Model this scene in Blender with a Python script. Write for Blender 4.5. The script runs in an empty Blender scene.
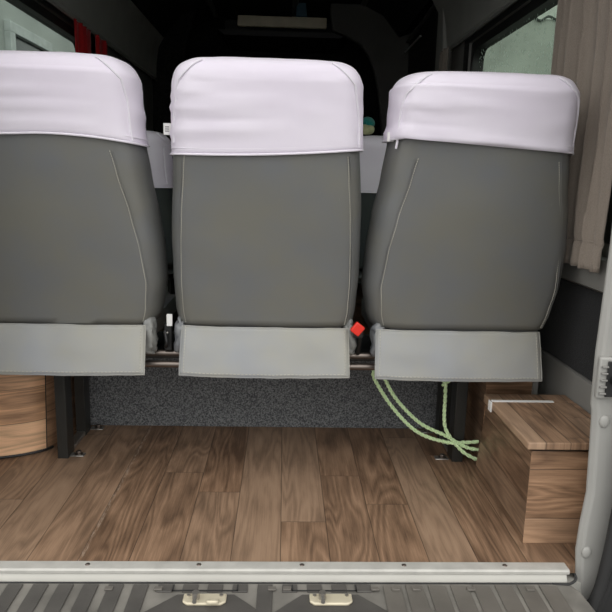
import bpy, bmesh, math, random
from mathutils import Vector, Matrix, noise
from math import sin, cos, pi, radians
random.seed(7)
S = bpy.context.scene
COL = S.collection
ORG = {}

# ------------------------------------------------------------------ object helpers
def link(o): COL.objects.link(o)

def thing(name, label, cat, loc, group=None):
    o = bpy.data.objects.new(name, None); link(o)
    o.empty_display_size = .05
    o.location = loc; ORG[o] = Vector(loc)
    o['label'] = label; o['category'] = cat
    if group: o['group'] = group
    return o

def obj(name, bm, mats, parent=None, smooth=True, bevel=0, seg=2, sub=0, angle=40):
    """links a bmesh given in world coordinates as one mesh object"""
    if not isinstance(mats, (list, tuple)): mats = [mats]
    bmesh.ops.recalc_face_normals(bm, faces=bm.faces[:])
    if parent is not None:
        org = ORG[parent]
    else:
        lo = Vector((min(v.co.x for v in bm.verts), min(v.co.y for v in bm.verts), min(v.co.z for v in bm.verts)))
        hi = Vector((max(v.co.x for v in bm.verts), max(v.co.y for v in bm.verts), max(v.co.z for v in bm.verts)))
        org = Vector(((lo.x+hi.x)/2, (lo.y+hi.y)/2, lo.z))
    for v in bm.verts: v.co -= org
    me = bpy.data.meshes.new(name); bm.to_mesh(me); bm.free()
    for m in mats: me.materials.append(m)
    o = bpy.data.objects.new(name, me); link(o)
    if parent is not None: o.parent = parent; ORG[o] = org
    else: o.location = org; ORG[o] = org
    if smooth:
        for p in me.polygons: p.use_smooth = True
        try: me.set_sharp_from_angle(angle=radians(angle))
        except Exception: pass
    if bevel:
        b = o.modifiers.new('bevel', 'BEVEL'); b.width = bevel; b.segments = seg
        b.limit_method = 'ANGLE'; b.angle_limit = radians(35)
    if sub:
        s = o.modifiers.new('sub', 'SUBSURF'); s.levels = sub; s.render_levels = sub
    return o

def tag(o, label, cat, group=None):
    o['label'] = label; o['category'] = cat
    if group: o['group'] = group
    return o
def struct(o):
    o['kind'] = 'structure'; return o

def box(bm, x0, x1, y0, y1, z0, z1, mi=0):
    vs = [bm.verts.new((x, y, z)) for z in (z0, z1) for y in (y0, y1) for x in (x0, x1)]
    for f in ((0,1,3,2),(4,6,7,5),(0,4,5,1),(2,3,7,6),(0,2,6,4),(1,5,7,3)):
        fc = bm.faces.new([vs[i] for i in f]); fc.material_index = mi
    return vs

def prism(bm, pts, axis, a, b, mi=0):
    """polygon (2D) extruded along axis 0/1/2 from a to b"""
    def mk(p, t):
        if axis == 0: return (t, p[0], p[1])
        if axis == 1: return (p[0], t, p[1])
        return (p[0], p[1], t)
    A = [bm.verts.new(mk(p, a)) for p in pts]; B_ = [bm.verts.new(mk(p, b)) for p in pts]
    n = len(pts)
    fs = [bm.faces.new(A), bm.faces.new(B_[::-1])]
    for i in range(n): fs.append(bm.faces.new((A[i], B_[i], B_[(i+1) % n], A[(i+1) % n])))
    for f in fs: f.material_index = mi

def catmull(pts, n, closed=False):
    pts = [Vector(p) for p in pts]; out = []
    N = len(pts); segs = N if closed else N-1
    for i in range(segs):
        if closed: p0, p1, p2, p3 = pts[(i-1) % N], pts[i], pts[(i+1) % N], pts[(i+2) % N]
        else:
            p1, p2 = pts[i], pts[i+1]
            p0 = pts[i-1] if i > 0 else p1*2-p2
            p3 = pts[i+2] if i+2 < N else p2*2-p1
        for k in range(n):
            t = k/n
            out.append(.5*((2*p1)+(p2-p0)*t+(2*p0-5*p1+4*p2-p3)*t*t+(3*p1-p0-3*p2+p3)*t*t*t))
    if not closed: out.append(pts[-1])
    return out

def tube(bm, path, r, seg=10, closed=False, mi=0, twist=False):
    path = [Vector(p) for p in path]; n = len(path); rings = []
    up = Vector((0, 0, 1)); prev = None
    for i, p in enumerate(path):
        if closed: d = path[(i+1) % n]-path[i-1]
        else: d = path[min(i+1, n-1)]-path[max(i-1, 0)]
        d.normalize()
        if prev is None:
            a = up if abs(d.z) < .9 else Vector((1, 0, 0))
            u = d.cross(a).normalized()
        else:
            u = (prev-d*prev.dot(d)).normalized()
        prev = u; w = d.cross(u)
        ring = []
        for k in range(seg):
            an = 2*pi*k/seg
            rr = r
            ring.append(bm.verts.new(p+u*cos(an)*rr+w*sin(an)*rr))
        rings.append(ring)
    m = n if closed else n-1
    for i in range(m):
        A, B_ = rings[i], rings[(i+1) % n]
        for k in range(seg):
            f = bm.faces.new((A[k], A[(k+1) % seg], B_[(k+1) % seg], B_[k])); f.material_index = mi
    if not closed:
        bm.faces.new(rings[0][::-1]).material_index = mi; bm.faces.new(rings[-1]).material_index = mi

def cyl(bm, c, r, h, axis=2, seg=20, mi=0):
    c = Vector(c); d = Vector([(1,0,0),(0,1,0),(0,0,1)][axis])
    tube(bm, [c, c+d*h], r, seg, mi=mi)

def displace(bm, fn):
    bm.normal_update()
    for v in bm.verts: v.co += v.normal*fn(v.co)

NB = bmesh.new

# ------------------------------------------------------------------ materials
def newmat(name):
    m = bpy.data.materials.new(name); m.use_nodes = True
    nt = m.node_tree; b = nt.nodes['Principled BSDF']
    return m, nt, b
def N(nt, t, **kw):
    n = nt.nodes.new(t)
    for k, v in kw.items(): setattr(n, k, v)
    return n
def M_(nt, op, a, b=None, c=None, clamp=False):
    n = nt.nodes.new('ShaderNodeMath'); n.operation = op; n.use_clamp = clamp
    for i, x in enumerate((a, b, c)):
        if x is None: continue
        if isinstance(x, (int, float)): n.inputs[i].default_value = x
        else: nt.links.new(x, n.inputs[i])
    return n.outputs[0]
def ramp(nt, fac, stops):
    r = nt.nodes.new('ShaderNodeValToRGB'); nt.links.new(fac, r.inputs[0])
    e = r.color_ramp.elements
    while len(e) < len(stops): e.new(.5)
    for i, (p, c) in enumerate(stops): e[i].position = p; e[i].color = (*c, 1)
    return r.outputs[0]
def ramp_f(nt, f, a, b_):
    n = nt.nodes.new('ShaderNodeMapRange'); nt.links.new(f, n.inputs[0]); n.inputs[1].default_value = a; n.inputs[2].default_value = b_
    return n.outputs[0]
def mix(nt, fac, a, b, mode='MIX'):
    n = nt.nodes.new('ShaderNodeMix'); n.data_type = 'RGBA'; n.blend_type = mode
    if isinstance(fac, (int, float)): n.inputs[0].default_value = fac
    else: nt.links.new(fac, n.inputs[0])
    for i, x in ((6, a), (7, b)):
        if isinstance(x, tuple): n.inputs[i].default_value = (*x, 1)
        else: nt.links.new(x, n.inputs[i])
    return n.outputs[2]
def noise_n(nt, scale, detail=3, vec=None, rough=.5, dist=0):
    t = N(nt, 'ShaderNodeTexNoise'); t.inputs['Scale'].default_value = scale
    t.inputs['Detail'].default_value = detail; t.inputs['Roughness'].default_value = rough
    t.inputs['Distortion'].default_value = dist
    if vec is None: vec = N(nt, 'ShaderNodeTexCoord').outputs['Object']
    nt.links.new(vec, t.inputs['Vector'])
    return t.outputs[0]
def bump(nt, b, h, dist=.001, strength=1):
    n = N(nt, 'ShaderNodeBump'); n.inputs['Distance'].default_value = dist; n.inputs['Strength'].default_value = strength
    nt.links.new(h, n.inputs['Height']); nt.links.new(n.outputs[0], b.inputs['Normal'])

def plain(name, c, rough=.5, metal=0, var=.12, vscale=8, bscale=0, bdist=.0005, spec=.5, detail=3):
    m, nt, b = newmat(name)
    f = noise_n(nt, vscale, detail)
    lo = tuple(x*(1-var) for x in c); hi = tuple(min(1, x*(1+var)) for x in c)
    nt.links.new(ramp(nt, f, [(.3, lo), (.7, hi)]), b.inputs['Base Color'])
    b.inputs['Roughness'].default_value = rough; b.inputs['Metallic'].default_value = metal
    b.inputs['Specular IOR Level'].default_value = spec
    if bscale: bump(nt, b, noise_n(nt, bscale, 2), bdist)
    return m

def fabric(name, c, c2=None, scale=400, rough=.95, sheen=.2, bdist=.0006):
    m, nt, b = newmat(name)
    f = noise_n(nt, scale, 2)
    c2 = c2 or tuple(x*1.5 for x in c)
    nt.links.new(ramp(nt, f, [(.35, c), (.68, c2)]), b.inputs['Base Color'])
    b.inputs['Roughness'].default_value = rough; b.inputs['Sheen Weight'].default_value = sheen
    b.inputs['Specular IOR Level'].default_value = .2
    bump(nt, b, f, bdist)
    return m

def wood(name, across, along, width=.1125, length=.62, off=0, tint=(1, 1, 1), seed=0., seam=.0016, rough=.42, joints=None, worn=None):
    """wood-print laminate: planks with cathedral grain, dark joints"""
    m, nt, b = newmat(name); L = nt.links
    s = N(nt, 'ShaderNodeSeparateXYZ'); L.new(N(nt, 'ShaderNodeTexCoord').outputs['Object'], s.inputs[0])
    u = M_(nt, 'ADD', s.outputs[across], off); v = s.outputs[along]
    un = M_(nt, 'DIVIDE', u, width); ci = M_(nt, 'FLOOR', un); cf = M_(nt, 'FRACT', un)
    w1 = N(nt, 'ShaderNodeTexWhiteNoise', noise_dimensions='1D'); L.new(M_(nt, 'ADD', ci, 13.7+seed), w1.inputs['W'])
    shift = M_(nt, 'MULTIPLY', w1.outputs[0], 3.)
    if joints:      # end joints of the single boards, one step per board
        rj = nt.nodes.new('ShaderNodeValToRGB'); rj.color_ramp.interpolation = 'CONSTANT'
        e = rj.color_ramp.elements
        while len(e) < 16: e.new(.5)
        for k in range(16):
            e[k].position = (k+.01)/16; q = (-joints.get(k-8, -2.25-.11*(k % 3))/length) % 1; e[k].color = (q, q, q, 1)
        L.new(M_(nt, 'DIVIDE', M_(nt, 'ADD', ci, 8.5), 16.), rj.inputs[0])
        sc_ = N(nt, 'ShaderNodeSeparateColor'); L.new(rj.outputs[0], sc_.inputs[0]); shift = sc_.outputs[0]
    vn = M_(nt, 'ADD', M_(nt, 'DIVIDE', v, length), shift)
    ri = M_(nt, 'FLOOR', vn); rf = M_(nt, 'FRACT', vn)
    cmb = N(nt, 'ShaderNodeCombineXYZ'); L.new(ci, cmb.inputs[0]); L.new(ri, cmb.inputs[1]); cmb.inputs[2].default_value = seed
    w2 = N(nt, 'ShaderNodeTexWhiteNoise', noise_dimensions='3D'); L.new(cmb.outputs[0], w2.inputs['Vector'])
    pid = w2.outputs[0]
    g = N(nt, 'ShaderNodeCombineXYZ')
    L.new(M_(nt, 'ADD', u, M_(nt, 'MULTIPLY', pid, 7.)), g.inputs[0])
    L.new(M_(nt, 'MULTIPLY', v, .13), g.inputs[1]); L.new(M_(nt, 'MULTIPLY', pid, 31.), g.inputs[2])
    big = noise_n(nt, 10, 2, g.outputs[0], .45, .5)
    rings = M_(nt, 'ABSOLUTE', M_(nt, 'SUBTRACT', M_(nt, 'FRACT', M_(nt, 'MULTIPLY', big, 12.)), .5))
    g2 = N(nt, 'ShaderNodeCombineXYZ')
    L.new(M_(nt, 'MULTIPLY', u, 1.), g2.inputs[0]); L.new(M_(nt, 'MULTIPLY', v, .035), g2.inputs[1]); L.new(pid, g2.inputs[2])
    fine = noise_n(nt, 260, 4, g2.outputs[0], .7)
    g3 = N(nt, 'ShaderNodeCombineXYZ')
    L.new(u, g3.inputs[0]); L.new(M_(nt, 'MULTIPLY', v, .25), g3.inputs[1]); L.new(M_(nt, 'MULTIPLY', pid, 9.), g3.inputs[2])
    cloud = noise_n(nt, 22, 3, g3.outputs[0], .5)
    t = M_(nt, 'ADD', M_(nt, 'MULTIPLY', rings, .50), M_(nt, 'MULTIPLY', fine, .62))
    t = M_(nt, 'ADD', t, M_(nt, 'MULTIPLY', M_(nt, 'SUBTRACT', cloud, .5), .7))
    t = M_(nt, 'ADD', t, M_(nt, 'MULTIPLY', M_(nt, 'SUBTRACT', pid, .5), .3))
    cc = [(.12, .070, .042), (.24, .145, .088), (.37, .232, .145), (.47, .31, .20)]
    cc = [tuple(a*k for a, k in zip(c, tint)) for c in cc]
    colr = ramp(nt, t, [(.12, cc[0]), (.38, cc[1]), (.62, cc[2]), (.92, cc[3])])
    # some planks greyer
    grey = mix(nt, M_(nt, 'MULTIPLY', w2.outputs[0], .35), colr, (.20*tint[0], .16*tint[1], .12*tint[2]))
    d1 = M_(nt, 'MULTIPLY', M_(nt, 'SUBTRACT', .5, M_(nt, 'ABSOLUTE', M_(nt, 'SUBTRACT', cf, .5))), width)
    d2 = M_(nt, 'MULTIPLY', M_(nt, 'SUBTRACT', .5, M_(nt, 'ABSOLUTE', M_(nt, 'SUBTRACT', rf, .5))), length)
    d = M_(nt, 'MINIMUM', d1, d2)
    edge = M_(nt, 'SUBTRACT', 1., M_(nt, 'DIVIDE', d, seam, clamp=True), clamp=True)
    final = mix(nt, M_(nt, 'MULTIPLY', edge, .85), grey, (.035, .022, .015))
    if worn is not None:      # pale scuffed joint between two boards
        near = M_(nt, 'LESS_THAN', M_(nt, 'ABSOLUTE', M_(nt, 'SUBTRACT', s.outputs[across], worn)), .0045)
        pt = noise_n(nt, 190, 2, g3.outputs[0], .5)
        final = mix(nt, M_(nt, 'MULTIPLY', near, M_(nt, 'MULTIPLY', ramp_f(nt, pt, .42, .66), .4)), final, (.52, .43, .34))
    L.new(final, b.inputs['Base Color'])
    b.inputs['Roughness'].default_value = rough; b.inputs['Specular IOR Level'].default_value = .35
    bump(nt, b, M_(nt, 'SUBTRACT', M_(nt, 'MULTIPLY', fine, .3), edge), .0006, .7)
    return m

def vinyl(name, c, rough=.42, bdist=.00025, stain=True):
    m, nt, b = newmat(name)
    big = noise_n(nt, 5, 4, None, .6)
    warm = tuple(x*k for x, k in zip(c, (1.05, 1.03, .93))); cool = tuple(x*k for x, k in zip(c, (.95, .98, 1.04)))
    base = ramp(nt, big, [(.35, cool), (.65, warm)])
    if stain:
        sp = noise_n(nt, 16, 5, None, .75)
        base = mix(nt, ramp(nt, sp, [(.66, (0, 0, 0)), (.76, (.35, .35, .35))]), base, tuple(x*.62 for x in c))
        sc = N(nt, 'ShaderNodeMapping'); sc.inputs['Scale'].default_value = (1, 1, .12); sc.inputs['Rotation'].default_value = (0, .5, 0)
        nt.links.new(N(nt, 'ShaderNodeTexCoord').outputs['Object'], sc.inputs[0])
        s2 = noise_n(nt, 60, 3, sc.outputs[0], .6)
        base = mix(nt, ramp(nt, s2, [(.74, (0, 0, 0)), (.78, (.35, .35, .35))]), base, tuple(min(1, x*1.9) for x in c))
    nt.links.new(base, b.inputs['Base Color'])
    b.inputs['Roughness'].default_value = rough; b.inputs['Specular IOR Level'].default_value = .4
    bump(nt, b, noise_n(nt, 900, 2), bdist)
    return m

def glassmat(name, tint, drops=0.):
    m = bpy.data.materials.new(name); m.use_nodes = True; nt = m.node_tree
    for n in list(nt.nodes): nt.nodes.remove(n)
    out = N(nt, 'ShaderNodeOutputMaterial')
    tr = N(nt, 'ShaderNodeBsdfTransparent'); tr.inputs[0].default_value = (*tint, 1)
    gl = N(nt, 'ShaderNodeBsdfGlossy'); gl.inputs['Roughness'].default_value = .03
    fr = N(nt, 'ShaderNodeLayerWeight'); fr.inputs[0].default_value = .25
    mx = N(nt, 'ShaderNodeMixShader'); nt.links.new(M_(nt, 'MULTIPLY', M_(nt, 'POWER', fr.outputs['Facing'], 4.), .35), mx.inputs[0])
    nt.links.new(tr.outputs[0], mx.inputs[1]); nt.links.new(gl.outputs[0], mx.inputs[2])
    last = mx.outputs[0]
    if drops:
        vo = N(nt, 'ShaderNodeTexVoronoi'); vo.inputs['Scale'].default_value = 95
        mp = N(nt, 'ShaderNodeMapping'); mp.inputs['Scale'].default_value = (1, 1, .8)
        nt.links.new(N(nt, 'ShaderNodeTexCoord').outputs['Object'], mp.inputs[0]); nt.links.new(mp.outputs[0], vo.inputs['Vector'])
        sep = N(nt, 'ShaderNodeSeparateColor'); nt.links.new(vo.outputs['Color'], sep.inputs[0])
        rad = M_(nt, 'MULTIPLY', M_(nt, 'POWER', sep.outputs[0], 2.5), .42)
        mask = M_(nt, 'LESS_THAN', vo.outputs['Distance'], rad)
        rf = N(nt, 'ShaderNodeBsdfTranslucent'); rf.inputs[0].default_value = (.42, .5, .45, 1)
        m2 = N(nt, 'ShaderNodeMixShader'); nt.links.new(M_(nt, 'MULTIPLY', mask, drops), m2.inputs[0])
        nt.links.new(last, m2.inputs[1]); nt.links.new(rf.outputs[0], m2.inputs[2]); last = m2.outputs[0]
    nt.links.new(last, out.inputs[0])
    return m

MT = {}
MT['vinyl'] = vinyl('grey_vinyl', (.160, .160, .154))
MT['flap'] = vinyl('pale_grey_vinyl', (.325, .325, .318), .38, stain=False)
MT['crumple'] = vinyl('soft_grey_vinyl', (.22, .225, .235), .32, stain=False)
MT['vinyl2'] = vinyl('dark_green_grey_vinyl', (.05, .058, .06), stain=False)
MT['thread'] = plain('pale_thread', (.46, .44, .38), .8)
MT['threadw'] = fabric('white_thread', (.80, .76, .83), (.86, .83, .9), 900)
def covermat():
    m, nt, b = newmat('white_stretch_fabric')
    f = noise_n(nt, 1400, 2); g = noise_n(nt, 7, 3)
    nt.links.new(ramp(nt, g, [(.3, (.80, .74, .845)), (.7, (.84, .79, .88))]), b.inputs['Base Color'])
    b.inputs['Roughness'].default_value = .9; b.inputs['Sheen Weight'].default_value = .15; b.inputs['Specular IOR Level'].default_value = .15
    bump(nt, b, f, .0003)
    return m
MT['cover'] = covermat()
MT['floor'] = wood('walnut_laminate_floor', 0, 1, .1127, 1.25, off=-.055, seed=3., worn=-.392, joints={k: y-3.256 for k, y in {0: 1.494, -2: 1.647, -3: 1.765, 2: 1.585, 1: 1.75, 4: 1.90, -7: 1.60}.items()})
MT['carpet'] = fabric('grey_speckled_carpet', (.05, .053, .057), (.22, .225, .23), 210, 1, .3, .002)
MT['carpet_dark'] = fabric('black_carpet', (.012, .013, .014), (.026, .027, .028), 300, 1, .1, .001)
MT['trim'] = plain('grey_plastic_trim', (.23, .225, .21), .5, var=.05, bscale=500, bdist=.0002)
MT['pillar'] = plain('pale_grey_plastic', (.34, .335, .315), .45, var=.04, bscale=500, bdist=.00015)
MT['paint'] = plain('cream_white_paint', (.50, .49, .45), .35, var=.04)
MT['sill'] = plain('satin_aluminium', (.50, .49, .455), .42, metal=.15, var=.1, vscale=25)
MT['alu'] = plain('brushed_aluminium', (.70, .69, .66), .38, metal=.75, var=.06, vscale=20)
MT['black'] = plain('black_powder_coat', (.022, .022, .020), .40, var=.2, bscale=300, bdist=.0002)
MT['steel'] = plain('worn_bronzed_steel', (.20, .17, .15), .32, metal=.9)
MT['zinc'] = plain('zinc_plated_steel', (.42, .40, .37), .38, metal=.85)
MT['rubber'] = plain('black_rubber', (.022, .022, .022), .6)
MT['bumper'] = plain('dark_grey_textured_plastic', (.125, .115, .100), .48, var=.12, vscale=14, bscale=700, bdist=.0003)
MT['bumper_rib'] = plain('charcoal_ribbed_plastic', (.075, .070, .064), .5, var=.14, vscale=18, bscale=700, bdist=.0003)
MT['gap'] = plain('worn_light_plastic', (.19, .18, .16), .5, var=.35, vscale=9, bscale=700, bdist=.0003)
MT['cream'] = plain('yellowed_zinc', (.62, .56, .42), .4, metal=.2)
MT['head'] = fabric('black_headliner', (.012, .012, .012), (.024, .024, .023), 60, 1, 0, .003)
MT['headgrey'] = plain('dark_grey_moulding', (.14, .138, .125), .7, var=.08)
MT['archgrey'] = plain('charcoal_moulding', (.09, .088, .08), .7, var=.08)
MT['cove'] = plain('grey_moulding', (.34, .335, .31), .7, var=.06)
MT['blackpl'] = plain('black_plastic', (.010, .010, .010), .5)
MT['redcloth'] = fabric('red_cloth', (.30, .008, .010), (.42, .012, .015), 300)
MT['curtain'] = fabric('taupe_curtain_cloth', (.25, .21, .175), (.31, .265, .225), 500, .95, .25)
MT['rope'] = fabric('pale_green_rope', (.52, .72, .38), (.74, .90, .56), 260)
MT['redpl'] = plain('red_plastic', (.75, .03, .015), .35, var=.03)
MT['white'] = fabric('white_label', (.75, .74, .72), (.8, .8, .78), 400)
MT['ink'] = plain('grey_ink', (.12, .12, .13), .8)
MT['teal'] = fabric('teal_cloth', (.01, .14, .13), (.02, .22, .19), 120)
MT['creamcl'] = fabric('cream_cloth', (.35, .36, .20), (.42, .42, .25), 120)
MT['glassL'] = glassmat('tinted_glass', (.68, .72, .70), 0)
MT['glassR'] = glassmat('wet_tinted_glass', (.74, .79, .74), .8)
MT['beige'] = plain('beige_plastic', (.72, .64, .48), .6)
MT['bluecl'] = plain('blue_strip', (.03, .10, .15), .5)
MT['vanpaint'] = plain('white_van_paint', (.6, .6, .6), .3)
MT['asphalt'] = plain('wet_asphalt', (.10, .10, .10), .7, var=.3, vscale=60, bscale=200, bdist=.003)
MT['wallR'] = plain('greenish_stained_render', (.41, .445, .41), .9, var=.3, vscale=1.3, detail=6)
MT['wallL'] = plain('pale_grey_render', (.48, .51, .48), .9, var=.12, vscale=1.5, detail=5)
MT['wframe'] = plain('white_window_frame', (.62, .66, .64), .6)
MT['wdark'] = plain('dark_glass_pane', (.03, .04, .04), .15)
MT['tile'] = plain('dark_corrugated_sheet', (.07, .08, .075), .8)

# ------------------------------------------------------------------ setting: floor and shell
XL, XR = -.93, .83          # inner faces of the side walls
bm = NB(); box(bm, XL, XR, 1.312, 5.2, -.02, 0)
struct(obj('floor', bm, MT['floor'], smooth=False))

def wall_with_hole(bm, x0, x1, y0, y1, z0, z1, wy0, wy1, wz0, wz1):
    box(bm, x0, x1, y0, y1, z0, wz0); box(bm, x0, x1, y0, y1, wz1, z1)
    box(bm, x0, x1, y0, wy0, wz0, wz1); box(bm, x0, x1, wy1, y1, wz0, wz1)

bm = NB(); wall_with_hole(bm, XR, XR+.07, 1.36, 5.2, -.02, 1.98, 1.66, 3.11, .68, 1.463)
struct(obj('wall_right', bm, MT['trim'], smooth=False))
bm = NB(); wall_with_hole(bm, XL-.07, XL, 1.36, 5.2, -.02, 1.98, 1.46, 3.29, .68, 1.466)
struct(obj('wall_left', bm, MT['headgrey'], smooth=False))
bm = NB(); box(bm, XL, XR, 5.2, 5.26, -.02, 1.98)
struct(obj('wall_front_blackout', bm, MT['head'], smooth=False))  # added black end wall instead of a windscreen, keeps the front dark
bm = NB(); box(bm, XL-.07, XR+.07, 1.30, 5.26, 1.98, 2.04)
struct(obj('ceiling', bm, MT['head'], smooth=False))

# roof corner mouldings above the windows (ventilation ducts along both sides)
def cove(name, x, sgn, y0, y1, mats):
    bm = NB()
    pts = [(x, 1.49), (x+sgn*.015, 1.485), (x+sgn*.03, 1.50), (x+sgn*.035, 1.60), (x+sgn*.05, 1.70), (x+sgn*.085, 1.76), (x, 1.80)]
    prism(bm, pts, 1, y0, y1)
    return struct(obj(name, bm, mats, smooth=True))
cove('trim_1', XL, 1, 1.40, 5.18, MT['cove'])
cove('trim_2', XR, -1, 1.40, 3.58, MT['cove'])
# black upholstered roof cheeks above the ducts
for nm, x, s in (('trim_3', XL, 1), ('trim_4', XR, -1)):
    bm = NB(); prism(bm, [(x, 1.805), (x+s*.09, 1.77), (x+s*.2, 1.90), (x+s*.36, 1.975), (x, 1.975)], 1, 1.40, 5.18)
    struct(obj(nm, bm, MT['head']))
# black surround strip between window and duct
bm = NB(); box(bm, XR-.006, XR, 1.40, 3.18, 1.464, 1.487); box(bm, XR-.006, XR, 3.11, 3.18, .66, 1.464); box(bm, XR-.006, XR, 1.40, 1.66, .70, 1.464)
struct(obj('trim_5', bm, MT['blackpl'], bevel=.003))
bm = NB(); box(bm, XL, XL+.006, 1.40, 3.4, 1.467, 1.487); box(bm, XL, XL+.006, 3.29, 3.4, .66, 1.467)
struct(obj('trim_6', bm, MT['blackpl'], bevel=.003))

def roundrect(y0, y1, z0, z1, r, n=6):
    pts = []
    for cy, cz, a0 in ((y1-r, z1-r, 0), (y0+r, z1-r, 90), (y0+r, z0+r, 180), (y1-r, z0+r, 270)):
        for k in range(n+1):
            a = radians(a0+90*k/n); pts.append((cy+r*cos(a), cz+r*sin(a)))
    return pts
def van_window(name, x0, x1, gx, y0, y1, z0, z1, gm):
    """black rubber surround with a rounded opening, one pane of tinted glass as its child"""
    bm = NB()
    outer = roundrect(y0, y1, z0, z1, .02); inner = roundrect(y0+.035, y1-.035, z0+.035, z1-.035, .055)
    n = len(outer)
    O = [[bm.verts.new((x, *p)) for p in outer] for x in (x0, x1)]
    I = [[bm.verts.new((x, *p)) for p in inner] for x in (x0, x1)]
    for i in range(n):
        j = (i+1) % n
        bm.faces.new((O[0][i], O[0][j], I[0][j], I[0][i])); bm.faces.new((O[1][i], I[1][i], I[1][j], O[1][j]))
        bm.faces.new((O[0][i], O[1][i], O[1][j], O[0][j])); bm.faces.new((I[0][i], I[0][j], I[1][j], I[1][i]))
    w = struct(obj(name, bm, MT['blackpl'], angle=30))
    bm = NB(); prism(bm, roundrect(y0+.03, y1-.03, z0+.03, z1-.03, .05), 0, gx, gx+.005)
    obj('pane', bm, gm, w, smooth=False)
    return w
van_window('window_1', XR+.01, XR+.06, XR+.035, 1.661, 3.109, .681, 1.462, MT['glassR'])
van_window('window_2', XL-.06, XL-.01, XL-.04, 1.461, 3.289, .681, 1.465, MT['glassL'])

# sliding side door on the right, ahead of the rear window: dark recess with frame, pane, rails
bm = NB(); prism(bm, [(3.60, .05), (5.1, .05), (5.1, 1.72), (3.60, 1.80)], 0, XR-.02, XR-.001)
d = struct(obj('door_1', bm, MT['blackpl'], smooth=False))
bm = NB(); tube(bm, [(XR-.03, 3.60, .05), (XR-.03, 3.60, 1.79), (XR-.03, 5.08, 1.72)], .014, 8)
obj('door_frame', bm, MT['headgrey'], d)
bm = NB(); prism(bm, roundrect(3.75, 4.95, .85, 1.42, .06), 0, XR-.026, XR-.021)
obj('pane', bm, MT['wdark'], d)
# upright moulding behind the door
bm = NB(); prism(bm, [(3.42, .0), (3.585, .0), (3.585, 1.82), (3.50, 1.82), (3.42, 1.48)], 0, XR-.05, XR-.001)
struct(obj('trim_7', bm, MT['cove'], bevel=.008))

# thin pale curtain rails
def rail(x, s, y0, y1, z, label):
    r = obj('curtain_rail', NBtube([(x+s*.03, y0, z), (x+s*.03, y1, z)], .004), MT['alu'])
    return tag(r, label, 'rail')
def NBtube(p, r, seg=8):
    bm = NB(); tube(bm, p, r, seg); return bm
rail(XL, 1, 1.45, 4.9, 1.478, 'thin pale curtain rail running above the left windows')
rail(XR, -1, 1.45, 3.4, 1.478, 'thin pale curtain rail running above the rear right window')
t = obj('grab_rail', NBtube([(XR-.045, 4.0, 1.46), (XR-.045, 4.7, 1.46)], .007), MT['alu']); tag(t, 'lower slim metal grab rail across the dark side door', 'rail')
t = obj('grab_rail', NBtube([(XR-.045, 4.05, 1.68), (XR-.045, 4.6, 1.68)], .006), MT['alu']); tag(t, 'upper slim metal grab rail high on the dark side door', 'rail')

# overhead cab shelf and front headliner
sh = thing('overhead_shelf', 'dark overhead shelf with a beige front lip at the far end of the cabin', 'shelf', (-.03, 4.7, 1.76))
bm = NB(); prism(bm, [(-.46, 1.80), (.40, 1.80), (.36, 1.765), (-.42, 1.765)], 1, 4.62, 5.19); obj('shelf_board', bm, MT['blackpl'], sh)
bm = NB(); box(bm, -.33, .26, 4.585, 4.62, 1.818, 1.885); obj('lip', bm, MT['beige'], sh, bevel=.006)
bm = NB(); box(bm, -.46, .40, 5.12, 5.19, 1.80, 1.97); obj('back_panel', bm, MT['blackpl'], sh)
bm = NB(); prism(bm, [(.055, 1.89), (.13, 1.89), (.12, 1.975), (.06, 1.975)], 1, 4.60, 4.615); o = obj('blue_strap', bm, MT['bluecl'], sh)
bm = NB()
arch = [(.83, 1.97), (.28, 1.97), (.28, 1.90)]+[(p.x, p.y) for p in catmull([(.30, 1.80, 0), (.42, 1.755, 0), (.52, 1.68, 0), (.60, 1.50, 0), (.65, 1.2, 0), (.69, .9, 0)], 5)]+[(.72, .0), (.83, .0)]
prism(bm, arch, 1, 4.55, 4.61)
struct(obj('trim_8', bm, MT['archgrey'], bevel=.01))
bm = NB(); prism(bm, [(-.93, 1.97), (-.62, 1.97), (-.72, 1.6), (-.78, .9), (-.8, 0), (-.93, 0)], 1, 4.75, 4.8)
struct(obj('trim_9', bm, MT['head'], bevel=.01))
for k, (xx) in enumerate((-.52, .05, .50)):
    bm = NB(); tube(bm, [(xx, 2.6, 1.972), (xx, 5.0, 1.972)], .022, 8); struct(obj('trim_%d' % (10+k), bm, MT['headgrey']))

# lower right wall: ledge, dark carpet inset, lower trim
bm = NB(); prism(bm, [(XR, .665), (XR-.02, .66), (XR-.035, .63), (XR-.03, .585), (XR-.012, .575), (XR, .575)], 1, 1.37, 3.3)
struct(obj('trim_13', bm, MT['trim']))
bm = NB(); box(bm, XR-.008, XR, 1.37, 3.2, .335, .573)
struct(obj('trim_14', bm, MT['carpet_dark'], bevel=.002))
bm = NB(); prism(bm, [(XR, .333), (XR-.014, .33), (XR-.02, .30), (XR-.022, .0), (XR, .0)], 1, 1.37, 3.3)
struct(obj('trim_15', bm, MT['trim']))
bm = NB(); prism(bm, [(XL, .665), (XL+.02, .66), (XL+.035, .63), (XL+.022, .0), (XL, .0)], 1, 1.37, 3.3)
struct(obj('trim_16', bm, MT['trim']))

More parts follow.
